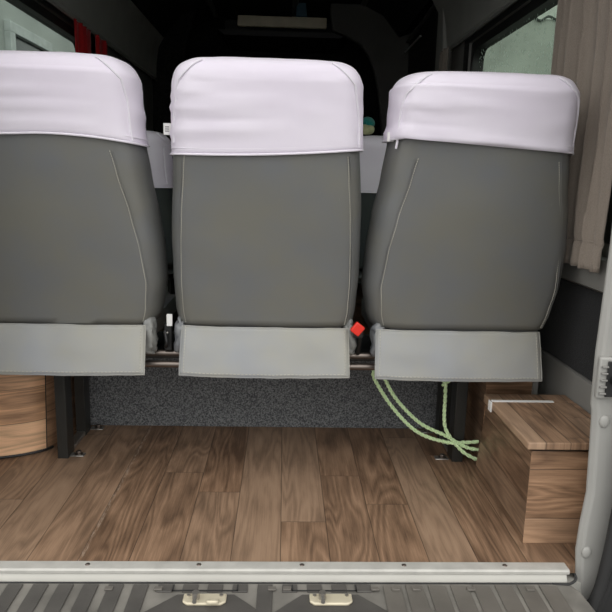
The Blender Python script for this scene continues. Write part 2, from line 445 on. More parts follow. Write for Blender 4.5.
# rear pillar trim (right), with the latch recess, plugs and the rubber door seal
def pillar(name, s, cx):
    bm = NB()
    zs = [-.10, -.05, .0, .04, .10, .18, .30, .37, .385, .50, .64, .73, 1.0, 1.4, 1.9]
    inn = [.690, .676, .672, .668, .670, .677, .672, .668, .664, .662, .665, .667, .667, .655, .60]
    zs2 = zs; cur = []
    for z, x in zip(zs2, inn):
        y0 = 1.298; xo = .738 if z > .1 else .738-.012*((.1-z)/.2)
        x0w, xow = cx+s*(x+.05), cx+s*(xo+.05)
        cur.append([(x0w+s*.040, 1.37, z), (x0w, y0+.012, z), (x0w+s*.012, y0, z), (xow, y0+.006, z), (cx+s*.93, y0+.02, z), (cx+s*.93, 1.37, z)])
    rings = [[bm.verts.new(p) for p in r] for r in cur]
    for a, b_ in zip(rings, rings[1:]):
        for i in range(6):
            j = (i+1) % 6; bm.faces.new((a[i], a[j], b_[j], b_[i]))
    bm.faces.new(rings[0]); bm.faces.new(rings[-1][::-1])
    return struct(obj(name, bm, MT['pillar'], bevel=.004, angle=30))
pr_ = pillar('trim_17', 1, -.05)
pl_ = pillar('trim_18', -1, -.05)
bm = NB(); box(bm, XL-.07, XR+.07, 1.30, 1.38, 1.86, 1.98)
struct(obj('trim_19', bm, MT['pillar'], bevel=.01))

lt = thing('door_latch', 'black door lock recess with pale ribs set in the right rear pillar', 'latch', (.71, 1.29, .43))
bm = NB(); box(bm, .664, .713, 1.286, 1.299, .405, .495); obj('housing', bm, MT['pillar'], lt, bevel=.004)
bm = NB(); box(bm, .680, .7125, 1.282, 1.2855, .410, .488); obj('recess', bm, MT['blackpl'], lt, bevel=.003)
for k in range(5):
    z = .416+k*.0145
    bm = NB(); box(bm, .667, .681, 1.279, 1.2855, z, z+.004); obj('rib', bm, MT['trim'], lt, bevel=.001)
bm = NB(); cyl(bm, (.700, 1.271, .448), .012, .012, 1); obj('bolt', bm, MT['blackpl'], lt, bevel=.002)
for z, x, lb in ((.350, .694, 'upper round grey plug on the right rear pillar'), (.040, .689, 'lower round grey plug at the foot of the right rear pillar')):
    bm = NB(); bmesh.ops.create_uvsphere(bm, u_segments=20, v_segments=10, radius=.0125)
    for v in bm.verts: v.co = Vector((v.co.x*.9+x, v.co.y*.45+1.298, v.co.z*1.15+z))
    tag(obj('trim_plug', bm, MT['pillar']), lb, 'plug')

seal = catmull([(.755, 1.268, 1.9), (.755, 1.268, 1.2), (.750, 1.268, .55), (.738, 1.268, .30), (.727, 1.268, .10), (.713, 1.266, -.02), (.692, 1.262, -.09), (.685, 1.258, -.17)], 8)
bm = NB(); tube(bm, seal, .0125, 10)
seal2 = [p+Vector((.020, .010, -.006)) for p in seal]; tube(bm, seal2, .009, 8)
tag(obj('door_seal', bm, MT['rubber']), 'black rubber seal curving down the right edge of the rear door opening', 'seal')
# body side and open rear door beyond the seal
bm = NB(); prism(bm, [(.752, 2.02), (.745, .4), (.74, .1), (.72, -.05), (.64, -.19), (.64, -.45), (.95, -.45), (.95, 2.02)], 1, 1.282, 1.297)
struct(obj('trim_20', bm, MT['rubber'], smooth=False))

# sill: riveted aluminium strip and painted step edge
si = thing('door_sill', 'riveted aluminium and cream painted sill along the rear edge of the wooden floor', 'sill', (0, 1.3, -.03))
bm = NB(); prism(bm, [(1.316, .0005), (1.316, .004), (1.288, .004), (1.284, .001), (1.284, -.006), (1.288, -.003), (1.310, .0005)], 0, -.70, .650)
obj('metal_strip', bm, MT['sill'], si, bevel=.0008)
bm = NB(); prism(bm, [(1.311, -.001), (1.289, -.004), (1.286, -.010), (1.281, -.020), (1.281, -.0245), (1.311, -.0245)], 0, -.72, .645)
obj('step_edge', bm, MT['paint'], si, bevel=.001)
for x in (-.63, -.418, -.175, .053, .281, .509):
    bm = NB(); bmesh.ops.create_uvsphere(bm, u_segments=14, v_segments=8, radius=.0055)
    for v in bm.verts: v.co = Vector((v.co.x+x, v.co.y+1.303, v.co.z*.45+.004))
    obj('rivet', bm, MT['steel'], si)
bm = NB(); tube(bm, catmull([(.61, 1.279, -.0255), (.645, 1.275, -.023), (.660, 1.275, -.012), (.658, 1.279, .0)], 6), .003, 8)
tube(bm, [(-.72, 1.279, -.0255), (.61, 1.279, -.0255)], .0018, 8)
obj('gasket', bm, MT['rubber'], si)
bm = NB(); box(bm, XL-.03, .70, 1.30, 1.37, -.30, -.0365)
struct(obj('trim_21', bm, MT['paint'], smooth=False))

# bumper step
bs = thing('bumper_step', 'dark ribbed plastic bumper step below the aluminium sill', 'bumper', (0, 1.1, -.2))
bm = NB()
prism(bm, [(-.95, 1.281), (.648, 1.281), (.662, 1.255), (.665, 1.20), (.665, .98), (-.95, .98)], 2, -.20, -.036)
obj('tread_plate', bm, MT['gap'], bs, bevel=.004)
LAT = [(-.152, .0), (.112, .0)]     # recess centres
def in_recess(x0, x1):
    for cx, _ in LAT:
        if x1 > cx-.105 and x0 < cx+.105: return True
    return False
i = 0; x = -.90
while x < .61:
    w = .033
    if x < .22:
        y_near = 1.246 if in_recess(x, x+w) else 1.0
        bm = NB(); prism(bm, [(x, y_near), (x+w, y_near), (x+w, 1.272), (x, 1.272)], 2, -.0362, -.0325)
        if y_near > 1.2: pass
        obj('rib', bm, MT['bumper_rib'], bs, bevel=.0015)
        x += .0535
    else:
        y_top = 1.272 if x < .62 else 1.272-(x-.62)*.6
        bm = NB(); prism(bm, [(x, 1.0), (x+.045, 1.0), (x+.045, y_top-.004), (x+.006, y_top)], 2, -.0362, -.0325)
        obj('rib', bm, MT['bumper'], bs, bevel=.0015)
        x += .0495
for cx, _ in LAT:
    bm = NB()
    pts = [(cx-.06, 1.238), (cx+.06, 1.238), (cx+.125, 1.175), (cx+.125, 1.0), (cx-.125, 1.0), (cx-.125, 1.175)]
    prism(bm, pts, 2, -.0362, -.0335)
    obj('recess_panel', bm, MT['bumper_rib'], bs, bevel=.002)
# little clip tabs near the sill
for x in (-.615, -.36, -.255, -.012, .02, .21, .255, .30, .42, .55):
    bm = NB(); box(bm, x-.009, x+.009, 1.247, 1.259, -.0325, -.0285)
    obj('clip', bm, MT['bumper'], bs, bevel=.0015)
for x0, x1 in ((-.225, -.085), (.03, .17)):
    bm = NB()
    for a, b_, c, d_ in ((x0, x1, 1.2465, 1.249), (x0, x0+.003, 1.2465, 1.268), (x1-.003, x1, 1.2465, 1.268)):
        box(bm, a, b_, c, d_, -.0325, -.0308)
    obj('tread_frame', bm, MT['rubber'], bs)
for (cx, _), nm in zip(LAT, ('left', 'right')):
    st = thing('door_striker', 'pale metal door striker plate in the %s recess of the bumper step' % nm, 'striker', (cx, 1.21, -.03), 'door strikers')
    bm = NB(); prism(bm, [(cx-.045, 1.232), (cx+.045, 1.232), (cx+.045, 1.207), (cx+.035, 1.198), (cx-.035, 1.198), (cx-.045, 1.207)], 2, -.0335, -.0265)
    obj('plate', bm, MT['cream'], st, bevel=.003)
    bm = NB(); tube(bm, [(cx-.018, 1.214, -.027), (cx-.018, 1.214, -.012)], .008, 12); tube(bm, [(cx-.018, 1.214, -.016), (cx-.018, 1.19, -.018)], .0045, 10)
    obj('pin', bm, MT['zinc'], st)
    if nm == 'left':
        bm = NB(); tube(bm, catmull([(cx+.01, 1.205, -.026), (cx+.01, 1.190, -.018), (cx+.028, 1.190, -.018), (cx+.028, 1.205, -.026)], 5), .004, 8)
        obj('loop', bm, MT['cream'], st)
    for xx in (cx-.034, cx+.034):
        bm = NB(); cyl(bm, (xx, 1.224, -.027), .004, .0025, 2, 10)
        obj('screw', bm, MT['zinc'], st)

bs.location.z += .0105
for o_ in S.objects:
    if o_.name.startswith('door_striker'): o_.location.z += .0105

# carpeted panel under the bench
bm = NB(); box(bm, -.70, .60, 2.118, 2.14, 0, .33)
tag(obj('carpeted_panel', bm, MT['carpet'], bevel=.003), 'grey speckled carpet panel standing upright beneath the rear seats', 'panel')

# ------------------------------------------------------------------ bench frame
fr = thing('bench_support', 'black steel bench support with twin cross rails bolted to the wooden floor', 'support', (-.05, 1.9, 0))
for z, y in ((.362, 1.752), (.335, 1.735)):
    obj('cross_rail', NBtube([(-.86, y, z), (.72, y, z)], .0095, 14), MT['steel'], fr)
obj('cross_rail', NBtube([(-.66, 2.05, .303), (.60, 2.05, .303)], .013, 14), MT['black'], fr)
bm = NB(); box(bm, -.635, .525, 1.85, 2.112, .318, .330); obj('deck_plate', bm, MT['black'], fr, bevel=.003)
def leg(x0, x1, side):
    # side +1: inner face towards +x
    y0, y1 = 1.852, 2.085
    bm = NB()
    xi = x1 if side > 0 else x0; xo = x0 if side > 0 else x1; t = .004*side
    for ya, yb in ((y0, y0+.058), (y1-.055, y1)):
        # channel section: closed rear web and two flanges
        box(bm, x0, x1, ya, ya+.004, 0, .352)
        box(bm, min(xi, xi-t), max(xi, xi-t), ya+.004, yb, 0, .352)
        box(bm, min(xo, xo+t), max(xo, xo+t), ya+.004, yb, 0, .352)
    box(bm, x0, x1, y0, y1, .352, .372)
    box(bm, x0+.001, x1-.001, y0, y1, .30, .352)
    l = obj('leg', bm, MT['black'], fr, bevel=.0012)
    bm = NB(); box(bm, x0+.002, x1-.002, y0+.06, y1-.05, .001, .014); obj('foot_bar', bm, MT['zinc'], l, bevel=.002)
    bm = NB(); prism(bm, [(y0+.06, .352), (y0+.078, .352), (y0+.15, .29), (y0+.14, .28)], 0, x0+.01, x0+.014); obj('gusset', bm, MT['zinc'], l)
    for yb in (1.876, 2.088):
        cx = (x1+.024) if side > 0 else (x0-.024)
        bm = NB(); box(bm, cx-.024, cx+.018, yb-.014, yb+.012, .0005, .005); obj('foot_tab', bm, MT['zinc'], l, bevel=.002)
        bm = NB(); cyl(bm, (cx, yb, .005), .0125, .002, 2, 18); cyl(bm, (cx, yb, .007), .0085, .008, 2, 6); obj('bolt', bm, MT['steel'], l, bevel=.001)
leg(-.668, -.637, 1)
leg(.528, .562, -1)

# ------------------------------------------------------------------ seats
def lerp_tab(tab, z):
    if z <= tab[0][0]: return tab[0][1]
    for (a, va), (b, vb) in zip(tab, tab[1:]):
        if z <= b:
            t = (z-a)/(b-a); t = t*t*(3-2*t)*.5+t*.5
            return va+(vb-va)*t
    return tab[-1][1]
WT = [(.44, .240), (.50, .258), (.57, .270), (.66, .267), (.75, .257), (.85, .240), (.95, .226), (1.04, .224), (1.2, .222)]
WC = [(.44, .240), (.50, .249), (.58, .252), (.66, .251), (.75, .248), (.85, .241), (.95, .233), (1.04, .228), (1.2, .222)]
WR = [(z, w*.84) for z, w in WT]
class Back:
    """seat back surface: v = 0 bottom .. 1 start of top arc .. 2 top centre"""
    def __init__(s, cx, yb, zb, zt, slope=.2, rad=(.062, .050, .045), tab=None):
        s.tab = tab or WT
        s.cx, s.yb, s.zb, s.zt, s.slope, s.rad = cx, yb, zb, zt, slope, rad
        s.NS = 72
    def sect(s, W, off=0):
        h = [(0, -.004), (W*.5, -.003), (W-.062, 0), (W-.035, .006), (W-.016, .024), (W-.004, .06), (W, .11), (W-.012, .155), (W-.05, .183), (W*.5, .18)]
        P = h+[(0, .176)]+[(-x, y) for x, y in h[:0:-1]]
        key = catmull([(x, y, 0) for x, y in P], 4, True)
        out = []
        n = len(key)
        for i, p in enumerate(key):
            t = key[(i+1) % n]-key[i-1]; nn = Vector((t.y, -t.x, 0)).normalized()
            out.append(p+nn*off)
        return out
    def ring(s, v, off=0):
        rx, rz, ry = s.rad
        zc = s.zt-rz-.008
        if v <= 1:
            z = s.zb+(zc-s.zb)*v; kx = 0; ky = 0
        elif v <= 1.7:
            th = (v-1)/.7*pi/2; z = zc+(rz+off)*sin(th); kx = rx*(1-cos(th)); ky = ry*(1-cos(th))
        else:
            z = s.zt-.008+off; kx = rx; ky = ry
        zz = z if s.zt > 1.1 else z+.09
        W = lerp_tab(s.tab, zz)
        P = s.sect(W, off); res = []
        sx = (W-kx)/W; sy = (.09-ky)/.09
        cap = 1.
        if v > 1.7:
            c = (v-1.7)/.3; cap = 1-c*.999; z += .008*(1-cap*cap)
        for p in P:
            x = p.x*sx*cap; y = (.09+(p.y-.09)*sy*1) if cap == 1 else .09+(p.y-.09)*sy*cap
            res.append(Vector((s.cx+x, s.yb+y-(z-s.zb)*s.slope, z)))
        return res
    def mesh(s, v0, v1, off, nv, bottom=None, thick=0):
        bm = NB(); rings = []
        for i in range(nv+1):
            v = v0+(v1-v0)*i/nv
            rings.append(s.ring(v, off))
        if bottom:  # shift the lower rings to shape the hem
            for i, r in enumerate(rings):
                f = max(0, 1-i/(nv*.35))
                for p in r:
                    u = (p.x-s.cx)/.25; dz = bottom(u)*f
                    p.z += dz; p.y -= dz*s.slope
        R = [[bm.verts.new(p) for p in r] for r in rings]
        for a, b in zip(R, R[1:]):
            n = len(a)
            for k in range(n): bm.faces.new((a[k], a[(k+1) % n], b[(k+1) % n], b[k]))
        if v1 >= 2: bmesh.ops.remove_doubles(bm, verts=R[-1], dist=.002)
        if v0 == 0: bm.faces.new(R[0][::-1])
        return bm
    def surf(s, v, x, off=0):
        """rear-surface point with given offset x from the centre"""
        r = s.ring(v, off)
        best = None; n = len(r)
        for i in range(n):
            a, b = r[i], r[(i+1) % n]
            xa, xb = a.x-s.cx, b.x-s.cx
            if min(xa, xb) <= x <= max(xa, xb) and abs(xb-xa) > 1e-7:
                p = a.lerp(b, (x-xa)/(xb-xa))
                if best is None or p.y < best.y: best = p
        if best is None: best = min(r, key=lambda p: abs(p.x-s.cx-x))
        return best
    def vz(s, z): return (z-s.zb)/(s.zt-s.rad[1]-.008-s.zb)

def make_seat(cx, label, wr_seed, hem, zcov=.905, row=1, yb=1.700, ztop=1.125, seamw=(.045, .045), tab=None, folds=()):
    zb = .455
    full = row == 1
    t = thing('passenger_seat', label, 'seat', (cx, yb+.2, .345 if full else 0), 'rear bench seats' if full else 'seats of the row ahead')
    B = Back(cx, yb, zb, ztop, tab=tab)
    bm = B.mesh(0, 2, 0, 70)
    displace(bm, lambda c: .0035*noise.noise(Vector((c.x*4+wr_seed, c.y*4, c.z*5)))+.0012*noise.noise(Vector((c.x*14, c.y*14+wr_seed, c.z*12))))
    obj('backrest', bm, MT['vinyl'] if full else MT['vinyl2'], t, angle=80)
    # white headrest cover
    v0 = B.vz(zcov)
    bm = B.mesh(v0, 2, .0055, 64, bottom=hem)
    def wr(c):
        z = (c.z-zcov)/.2; u = (c.x-cx)/.25
        e = max(0, min(1, (z-.02)*6))
        a = noise.noise(Vector((c.x*7+wr_seed, c.y*7, c.z*26+c.x*wr_seed*.5)))
        b = noise.noise(Vector((c.x*14-wr_seed, c.y*12, c.z*55)))
        side = .35+.9*max(0, abs(u)-.3)
        fo = 0
        for zf, sl_, u0, u1, am, wd in folds:
            if u0 < u < u1:
                t_ = (u-u0)/(u1-u0); zl = zf+sl_*(u-u0)+.004*noise.noise(Vector((u*3, zf*50, 0)))
                fo += am*sin(pi*t_**.6)*math.exp(-((c.z-zl)/wd)**2)
        return e*(.0040*abs(a)*side*1.5+.0016*b*side)+.0004+1.5*fo*(c.y < B.yb+.02)
    displace(bm, wr)
    cv = obj('headrest_cover', bm, MT['cover'], t, angle=80)
    sl = cv.modifiers.new('solid', 'SOLIDIFY'); sl.thickness = .0025; sl.offset = -1
    # hem band round the bottom edge
    ringp = B.ring(v0, .0065)
    hp = []
    for p in ringp:
        u = (p.x-cx)/.25; dz = hem(u)
        hp.append(Vector((p.x, p.y-dz*B.slope, p.z+dz+.001)))
    bm = NB(); tube(bm, hp, .0028, 6, closed=True); 
    hp2 = [p+Vector((0, -.0016, .014)) for p in hp]; tube(bm, hp2, .0012, 5, closed=True)
    obj('hem', bm, MT['threadw'], cv)
    # slanting cover seams: from the top corners down to the sides
    for sg in (-1, 1):
        pts = []
        for k in range(26):
            f = k/25
            v = 1.42-f*(1.42-v0-.03); x = sg*(.150+.075*min(1, f*1.1)**.9)
            if v < 1: x = sg*min(abs(x), lerp_tab(B.tab, B.zb+(ztop-.058-B.zb)*v + (0 if full else .09))-.010)
            pts.append(B.surf(v, x, .0080))
        bm = NB(); tube(bm, pts, .0030, 6)
        obj('cover_seam', bm, MT['threadw'], cv)
    # stitched seams down the backrest
    if full:
        for sg, sw in ((-1, seamw[0]), (1, seamw[1])):
            pts = []
            for k in range(40):
                z = zcov-.005-(zcov-.005-zb-.004)*k/39
                W = lerp_tab(B.tab, z); k_ = (z-zb)/(zcov-zb); pts.append(B.surf(B.vz(z), sg*(W-.024-(sw-.024)*k_), .001))
            bm = NB(); tube(bm, pts, .0013, 5)
            obj('seam', bm, MT['vinyl'], t)
            bm = NB()
            for off in (.006,):
                q = [B.surf(B.vz(p.z), (p.x-cx)-sg*off, .0008) for p in pts]
                Q = []
                for a, b in zip(q, q[1:]):
                    for j in range(2):
                        c0 = a.lerp(b, j/2); c1 = a.lerp(b, j/2+.33); tube(bm, [c0, c1], .0011, 4)
            obj('stitching', bm, MT['thread'], t)
    # lower flap: hanging vinyl sheet
    if full:
        bm = NB(); nx, nz = 44, 16; g = []
        for j in range(nz+1):
            f = j/nz; z = .455-.123*f
            row_ = []
            for i_ in range(nx+1):
                u = -1+2*i_/nx
                hw = .222+.003*f
                y = yb-.009-.012*sin(f*1.6)-.020*f+.010*abs(u)**6*(1-f)
                y += .0035*noise.noise(Vector((u*3+wr_seed, f*2.2, wr_seed)))
                zz = z-.004*(1-u*u)*f+.0015*noise.noise(Vector((u*5, wr_seed, f)))
                row_.append(bm.verts.new((cx+u*hw-(.013 if cx > .3 else 0), y, zz-(.006 if cx > .3 else .004))))
            g.append(row_)
        for j in range(nz):
            for i_ in range(nx): bm.faces.new((g[j][i_], g[j][i_+1], g[j+1][i_+1], g[j+1][i_]))
        rim = [v.co.copy() for v in g[0]]+[g[j][nx].co.copy() for j in range(1, nz+1)]+[v.co.copy() for v in g[nz][::-1][1:]]+[g[j][0].co.copy() for j in range(nz-1, 0, -1)]
        inner = []
        for j in range(1, nz):
            inner.append(g[j][1].co.copy())
        inn = [g[j][1].co+Vector((0, -.0025, 0)) for j in range(0, nz)]+[g[nz-1][i_].co+Vector((0, -.0025, 0)) for i_ in range(1, nx)]+[g[j][nx-1].co+Vector((0, -.0025, 0)) for j in range(nz-1, -1, -1)]
        fl = obj('rear_flap', bm, MT['flap'], t, angle=80)
        s2 = fl.modifiers.new('solid', 'SOLIDIFY'); s2.thickness = .004; s2.offset = 0
        bm = NB(); tube(bm, rim, .0026, 6, closed=True); obj('piping', bm, MT['flap'], fl)
        bm = NB()
        for a, b in zip(inn, inn[1:]):
            tube(bm, [a, a.lerp(b, .6)], .0010, 4)
        obj('stitching', bm, MT['thread'], fl)
        # gathered line where flap meets backrest
    # cushion, crumpled at its rear corners
    zc0, zc1 = (.374, .485) if full else (.38, .47)
    bm = NB(); hwc = (.225 if cx > .3 else .235) if full else .19; box(bm, cx-hwc, cx+hwc, yb+.018, yb+.46, zc0, zc1)
    bmesh.ops.bevel(bm, geom=bm.edges[:]+bm.verts[:], offset=.028, segments=3, affect='EDGES')
    bmesh.ops.subdivide_edges(bm, edges=[e for e in bm.edges if e.calc_length() > .02], cuts=9, use_grid_fill=True)
    bmesh.ops.triangulate(bm, faces=[f for f in bm.faces if len(f.verts) > 4])
    displace(bm, lambda c: (.006*noise.noise(Vector((c.x*22+wr_seed, c.y*22, c.z*18)))+.007*abs(noise.noise(Vector((c.x*9, c.y*30+wr_seed, c.z*34)))))*(1 if c.y < yb+.16 else .3))
    obj('cushion', bm, MT['crumple'] if full else MT['vinyl2'], t, angle=80)
    if not full:
        for sx in (-.15, .15):
            bm = NB(); box(bm, cx+sx-.018, cx+sx+.018, yb+.08, yb+.36, 0, .378)
            obj('pedestal', bm, MT['black'], t, bevel=.003)
        bm = NB(); box(bm, cx-.2, cx+.2, yb+.02, yb+.1, .44, .48); obj('bracket', bm, MT['black'], t)
    else:
        # folded soft cover ends beside the flap
        for sg in ((-1,) if cx > .3 else (-1, 1)):
            bm = NB(); bmesh.ops.create_uvsphere(bm, u_segments=26, v_segments=18, radius=1)
            for v in bm.verts: v.co = Vector((cx+sg*.226+.020*math.copysign(abs(v.co.x)**.6, v.co.x)*(1-.25*v.co.z), yb+.030+v.co.y*.035, .418+.050*math.copysign(abs(v.co.z)**.7, v.co.z)))
            displace(bm, lambda c: .006*noise.noise(Vector((c.x*50+wr_seed, c.y*36, c.z*40)))-.012*(1-min(1, 5*abs(noise.noise(Vector((c.x*30+c.z*34, c.y*16, c.z*26-c.x*40+wr_seed))))))+.006*abs(noise.noise(Vector((c.x*70, c.y*30, c.z*50+wr_seed)))))
            obj('gathered_corner', bm, MT['crumple'], t, angle=80)
        bm = NB(); box(bm, cx-.16, cx+.16, yb+.04, yb+.38, .3725, .380); obj('base_plate', bm, MT['black'], t)
    return t, B

hemL = lambda u: .030-.022*max(0, u)**1.3 + .004*sin(u*3)
hemC = lambda u: .011*u+.008*u*u-.006
hemR = lambda u: .045-.031*(u+1)/2-.045*max(0, -.8-u)
CL, CC, CR = -.587, -.045, .489
FC = [(.945, .010, -1.1, .3, .004, .006), (.962, -.004, -1.1, .1, .004, .005), (.985, .012, -1.1, 0, .0045, .006), (1.005, .004, -1.1, -.2, .004, .005), (1.03, -.012, -1.0, .2, .004, .007), (1.05, .0, -.9, -.2, .003, .006)]
FR = [(.935, -.006, -1.1, 1, .0045, .005), (.950, -.008, -1.0, .8, .005, .006), (.968, -.016, -1.1, .3, .004, .006), (1.02, -.004, -.9, -.1, .004, .007), (1.045, -.03, -.8, .3, .003, .008), (.925, .0, -.4, 1.1, .003, .005)]
FL = [(.99, .006, -.8, .7, .003, .006), (.96, -.004, -.5, .9, .0025, .008), (1.03, .0, -1, .5, .003, .008)]
sL, BL = make_seat(CL, 'leftmost rear passenger seat, grey vinyl back and white headrest cover, above the rounded wooden box', 1.3, hemL, seamw=(.055, .06), ztop=1.119, folds=FL)
sC, BC = make_seat(CC, 'middle rear passenger seat, grey vinyl back seen square on, white cover with side tag', 4.1, hemC, seamw=(.034, .034), ztop=1.120, tab=WC, folds=FC)
sR, BR = make_seat(CR, 'rightmost rear passenger seat, grey vinyl back beside the taupe curtain and wet window', 8.2, hemR, seamw=(.062, .045), ztop=1.104, folds=FR)

# care tag on the middle cover, small knot tag on the right one
for (B, root, x, z, w) in ((BC, sC, -.2345, .957, .017),):
    p = B.ring(B.vz(z), .006)
    q = min(p, key=lambda a: a.x)
    bm = NB(); box(bm, q.x-w, q.x+.004, q.y-.030, q.y-.0285, z-.014, z+.014)
    tg = obj('care_tag', bm, MT['white'], root)
    bm = NB()
    for k in range(3): box(bm, q.x-w+.004, q.x-.003, q.y-.0306, q.y-.0302, z+.004-k*.005, z+.006-k*.005)
    obj('tag_print', bm, MT['ink'], tg)
p = min(BR.ring(BR.vz(.957), .008), key=lambda a: a.x)
bm = NB(); box(bm, p.x-.004, p.x+.012, p.y-.052, p.y-.048, .940, .962); obj('care_tag', bm, MT['white'], sR)

# row ahead
hem0 = lambda u: 0
s2, B2 = make_seat(-.680, 'passenger seat of the row ahead, white cover glimpsed between the left and middle rear seats', 2.2, hem0, zcov=.790, row=2, yb=2.86, ztop=1.022, tab=WR)
s3, B3 = make_seat(-.205, 'passenger seat of the row ahead, standing behind the middle rear seat', 3.7, hem0, zcov=.790, row=2, yb=2.86, ztop=1.022, tab=WR)
s4, B4 = make_seat(.42, 'passenger seat of the row ahead, white cover glimpsed between the middle and right rear seats', 6.7, hem0, zcov=.790, row=2, yb=2.86, ztop=1.022, tab=WR)

# teal and cream bundle on the right seat ahead
bn = thing('cloth_bundle', 'small teal and cream cloth bundle resting on the white seat cover ahead', 'cloth', (.375, 2.86, 1.05))
bm = NB(); bmesh.ops.create_uvsphere(bm, u_segments=24, v_segments=16, radius=1)
for v in bm.verts: v.co = Vector((.350+v.co.x*.034, 2.865+v.co.y*.040, 1.075+v.co.z*.030))
displace(bm, lambda c: .012*noise.noise(c*22)); obj('top_cloth', bm, MT['teal'], bn)
bm = NB(); bmesh.ops.create_uvsphere(bm, u_segments=20, v_segments=14, radius=1)
for v in bm.verts: v.co = Vector((.346+v.co.x*.028, 2.84+v.co.y*.036, 1.052+v.co.z*.024))
displace(bm, lambda c: .008*noise.noise(c*30)); obj('lower_cloth', bm, MT['creamcl'], bn)

# ------------------------------------------------------------------ belt buckles
bk = thing('seat_belt_buckle', 'seat belt buckle with a red button between the middle and right rear seats', 'buckle', (.201, 1.70, .35))
bm = NB(); tube(bm, [(.210, 1.735, .372), (.212, 1.72, .41), (.208, 1.695, .44)], .006, 8); obj('stalk', bm, MT['blackpl'], bk)
bm = NB(); box(bm, .192, .216, 1.676, 1.690, .430, .462); obj('housing', bm, MT['blackpl'], bk, bevel=.004)
bm = NB()
vs = box(bm, -.014, .014, -.008, .008, -.015, .015)
bmesh.ops.rotate(bm, verts=vs, cent=(0, 0, 0), matrix=Matrix.Rotation(radians(38), 3, 'Y')); bmesh.ops.translate(bm, verts=vs, vec=(.199, 1.670, .458))
obj('button', bm, MT['redpl'], bk, bevel=.003)
bk = thing('seat_belt_anchor', 'black belt anchor with a cream label between the left and middle rear seats', 'belt', (-.318, 1.74, .35))
bm = NB(); box(bm, -.322, -.300, 1.735, 1.750, .372, .45); obj('anchor', bm, MT['blackpl'], bk, bevel=.004)
bm = NB(); tube(bm, catmull([(-.318, 1.732, .385), (-.312, 1.72, .40), (-.318, 1.73, .43)], 5), .005, 8); obj('webbing', bm, MT['blackpl'], bk)
bm = NB(); box(bm, -.312, -.297, 1.722, 1.728, .445, .478); obj('cream_label', bm, MT['white'], bk, bevel=.001)
bm = NB(); bmesh.ops.create_uvsphere(bm, u_segments=10, v_segments=8, radius=.004)
for v in bm.verts: v.co += Vector((-.312, 1.729, .425))
obj('rivet', bm, MT['zinc'], bk)

# ------------------------------------------------------------------ wooden boxes
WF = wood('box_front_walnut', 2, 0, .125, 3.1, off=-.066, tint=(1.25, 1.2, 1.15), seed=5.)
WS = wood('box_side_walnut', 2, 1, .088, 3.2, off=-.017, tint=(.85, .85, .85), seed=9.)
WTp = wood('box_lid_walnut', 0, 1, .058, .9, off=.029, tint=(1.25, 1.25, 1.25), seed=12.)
WFF = WF
bx = thing('wooden_storage_box', 'walnut storage box with a hinged lid by the right rear pillar', 'box', (.70, 1.57, 0))
bm = NB(); prism(bm, [(1.40, 0), (1.40, .236), (1.74, .236), (1.80, 0)], 0, .585, .806)
for f in bm.faces:
    c = f.calc_center_median()
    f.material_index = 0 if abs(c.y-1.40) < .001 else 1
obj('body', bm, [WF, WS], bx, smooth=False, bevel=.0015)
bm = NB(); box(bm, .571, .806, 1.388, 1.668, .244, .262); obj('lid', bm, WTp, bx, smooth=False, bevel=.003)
bm = NB(); box(bm, .574, .806, 1.674, 1.738, .236, .260); obj('fixed_top', bm, WTp, bx, smooth=False, bevel=.002)
bm = NB(); box(bm, .574, .745, 1.664, 1.678, .2605, .2635); box(bm, .568, .5715, 1.655, 1.68, .235, .263); obj('hinge', bm, MT['white'], bx, bevel=.001)
bm = NB(); box(bm, .589, .80, 1.405, 1.66, .2365, .2428); obj('lid_gap_shade', bm, MT['blackpl'], bx)  # black slab that paints the shade in the gap under the lid

wx = thing('wheel_arch_box', 'taller walnut wheel arch box behind the lidded storage box', 'box', (.70, 1.98, 0))
bm = NB(); box(bm, .612, .752, 1.84, 2.112, 0, .352)
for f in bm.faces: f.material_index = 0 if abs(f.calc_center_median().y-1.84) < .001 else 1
obj('body', bm, [WF, WS], wx, smooth=False, bevel=.002)
bm = NB(); box(bm, .752, .768, 1.835, 2.112, 0, .355); obj('edge_trim', bm, MT['trim'], wx, bevel=.002)

# left rounded wheel box
WL = wood('wheel_box_walnut_lit', 2, 0, .105, 1.8, off=.005, tint=(2.5, 2.35, 2.15), seed=21.)  # front boards tinted brighter: the light falling on them is in the colour
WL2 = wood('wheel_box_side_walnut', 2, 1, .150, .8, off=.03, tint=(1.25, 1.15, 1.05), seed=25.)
lb = thing('rounded_wheel_box', 'walnut clad wheel box with a rounded front under the left rear seat', 'box', (-.8, 2.0, 0))
plan = [(XL+.024, 1.835), (-.86, 1.842), (-.80, 1.862), (-.755, 1.885), (-.722, 1.912)]
plan2 = [(-.722, 1.912), (-.708, 1.94), (-.700, 1.98), (-.690, 2.11)]
bm = NB()
def shell(bm, pl, zt, mi, off=0):
    P = [(p.x, p.y) for p in catmull([(x, y, 0) for x, y in pl], 6)]
    for (a, b) in zip(P, P[1:]):
        vs = [bm.verts.new((a[0], a[1]+off, .0)), bm.verts.new((b[0], b[1]+off, .0)), bm.verts.new((b[0], b[1]+.03+off, zt)), bm.verts.new((a[0], a[1]+.03+off, zt))]
        bm.faces.new(vs).material_index = mi
    return P
P1 = shell(bm, plan, .33, 0); P2 = shell(bm, plan2, .33, 1)
back = [(-.690, 2.11), (XL+.024, 2.11)]
A = P1[:-1]+P2+[(XL+.024, 2.11)]
bm.faces.new([bm.verts.new((p[0], p[1]+(.03 if k < len(A)-2 else 0), .33)) for k, p in enumerate(A)]).material_index = 1
bm.faces.new([bm.verts.new((p[0], p[1], 0)) for p in A][::-1]).material_index = 1
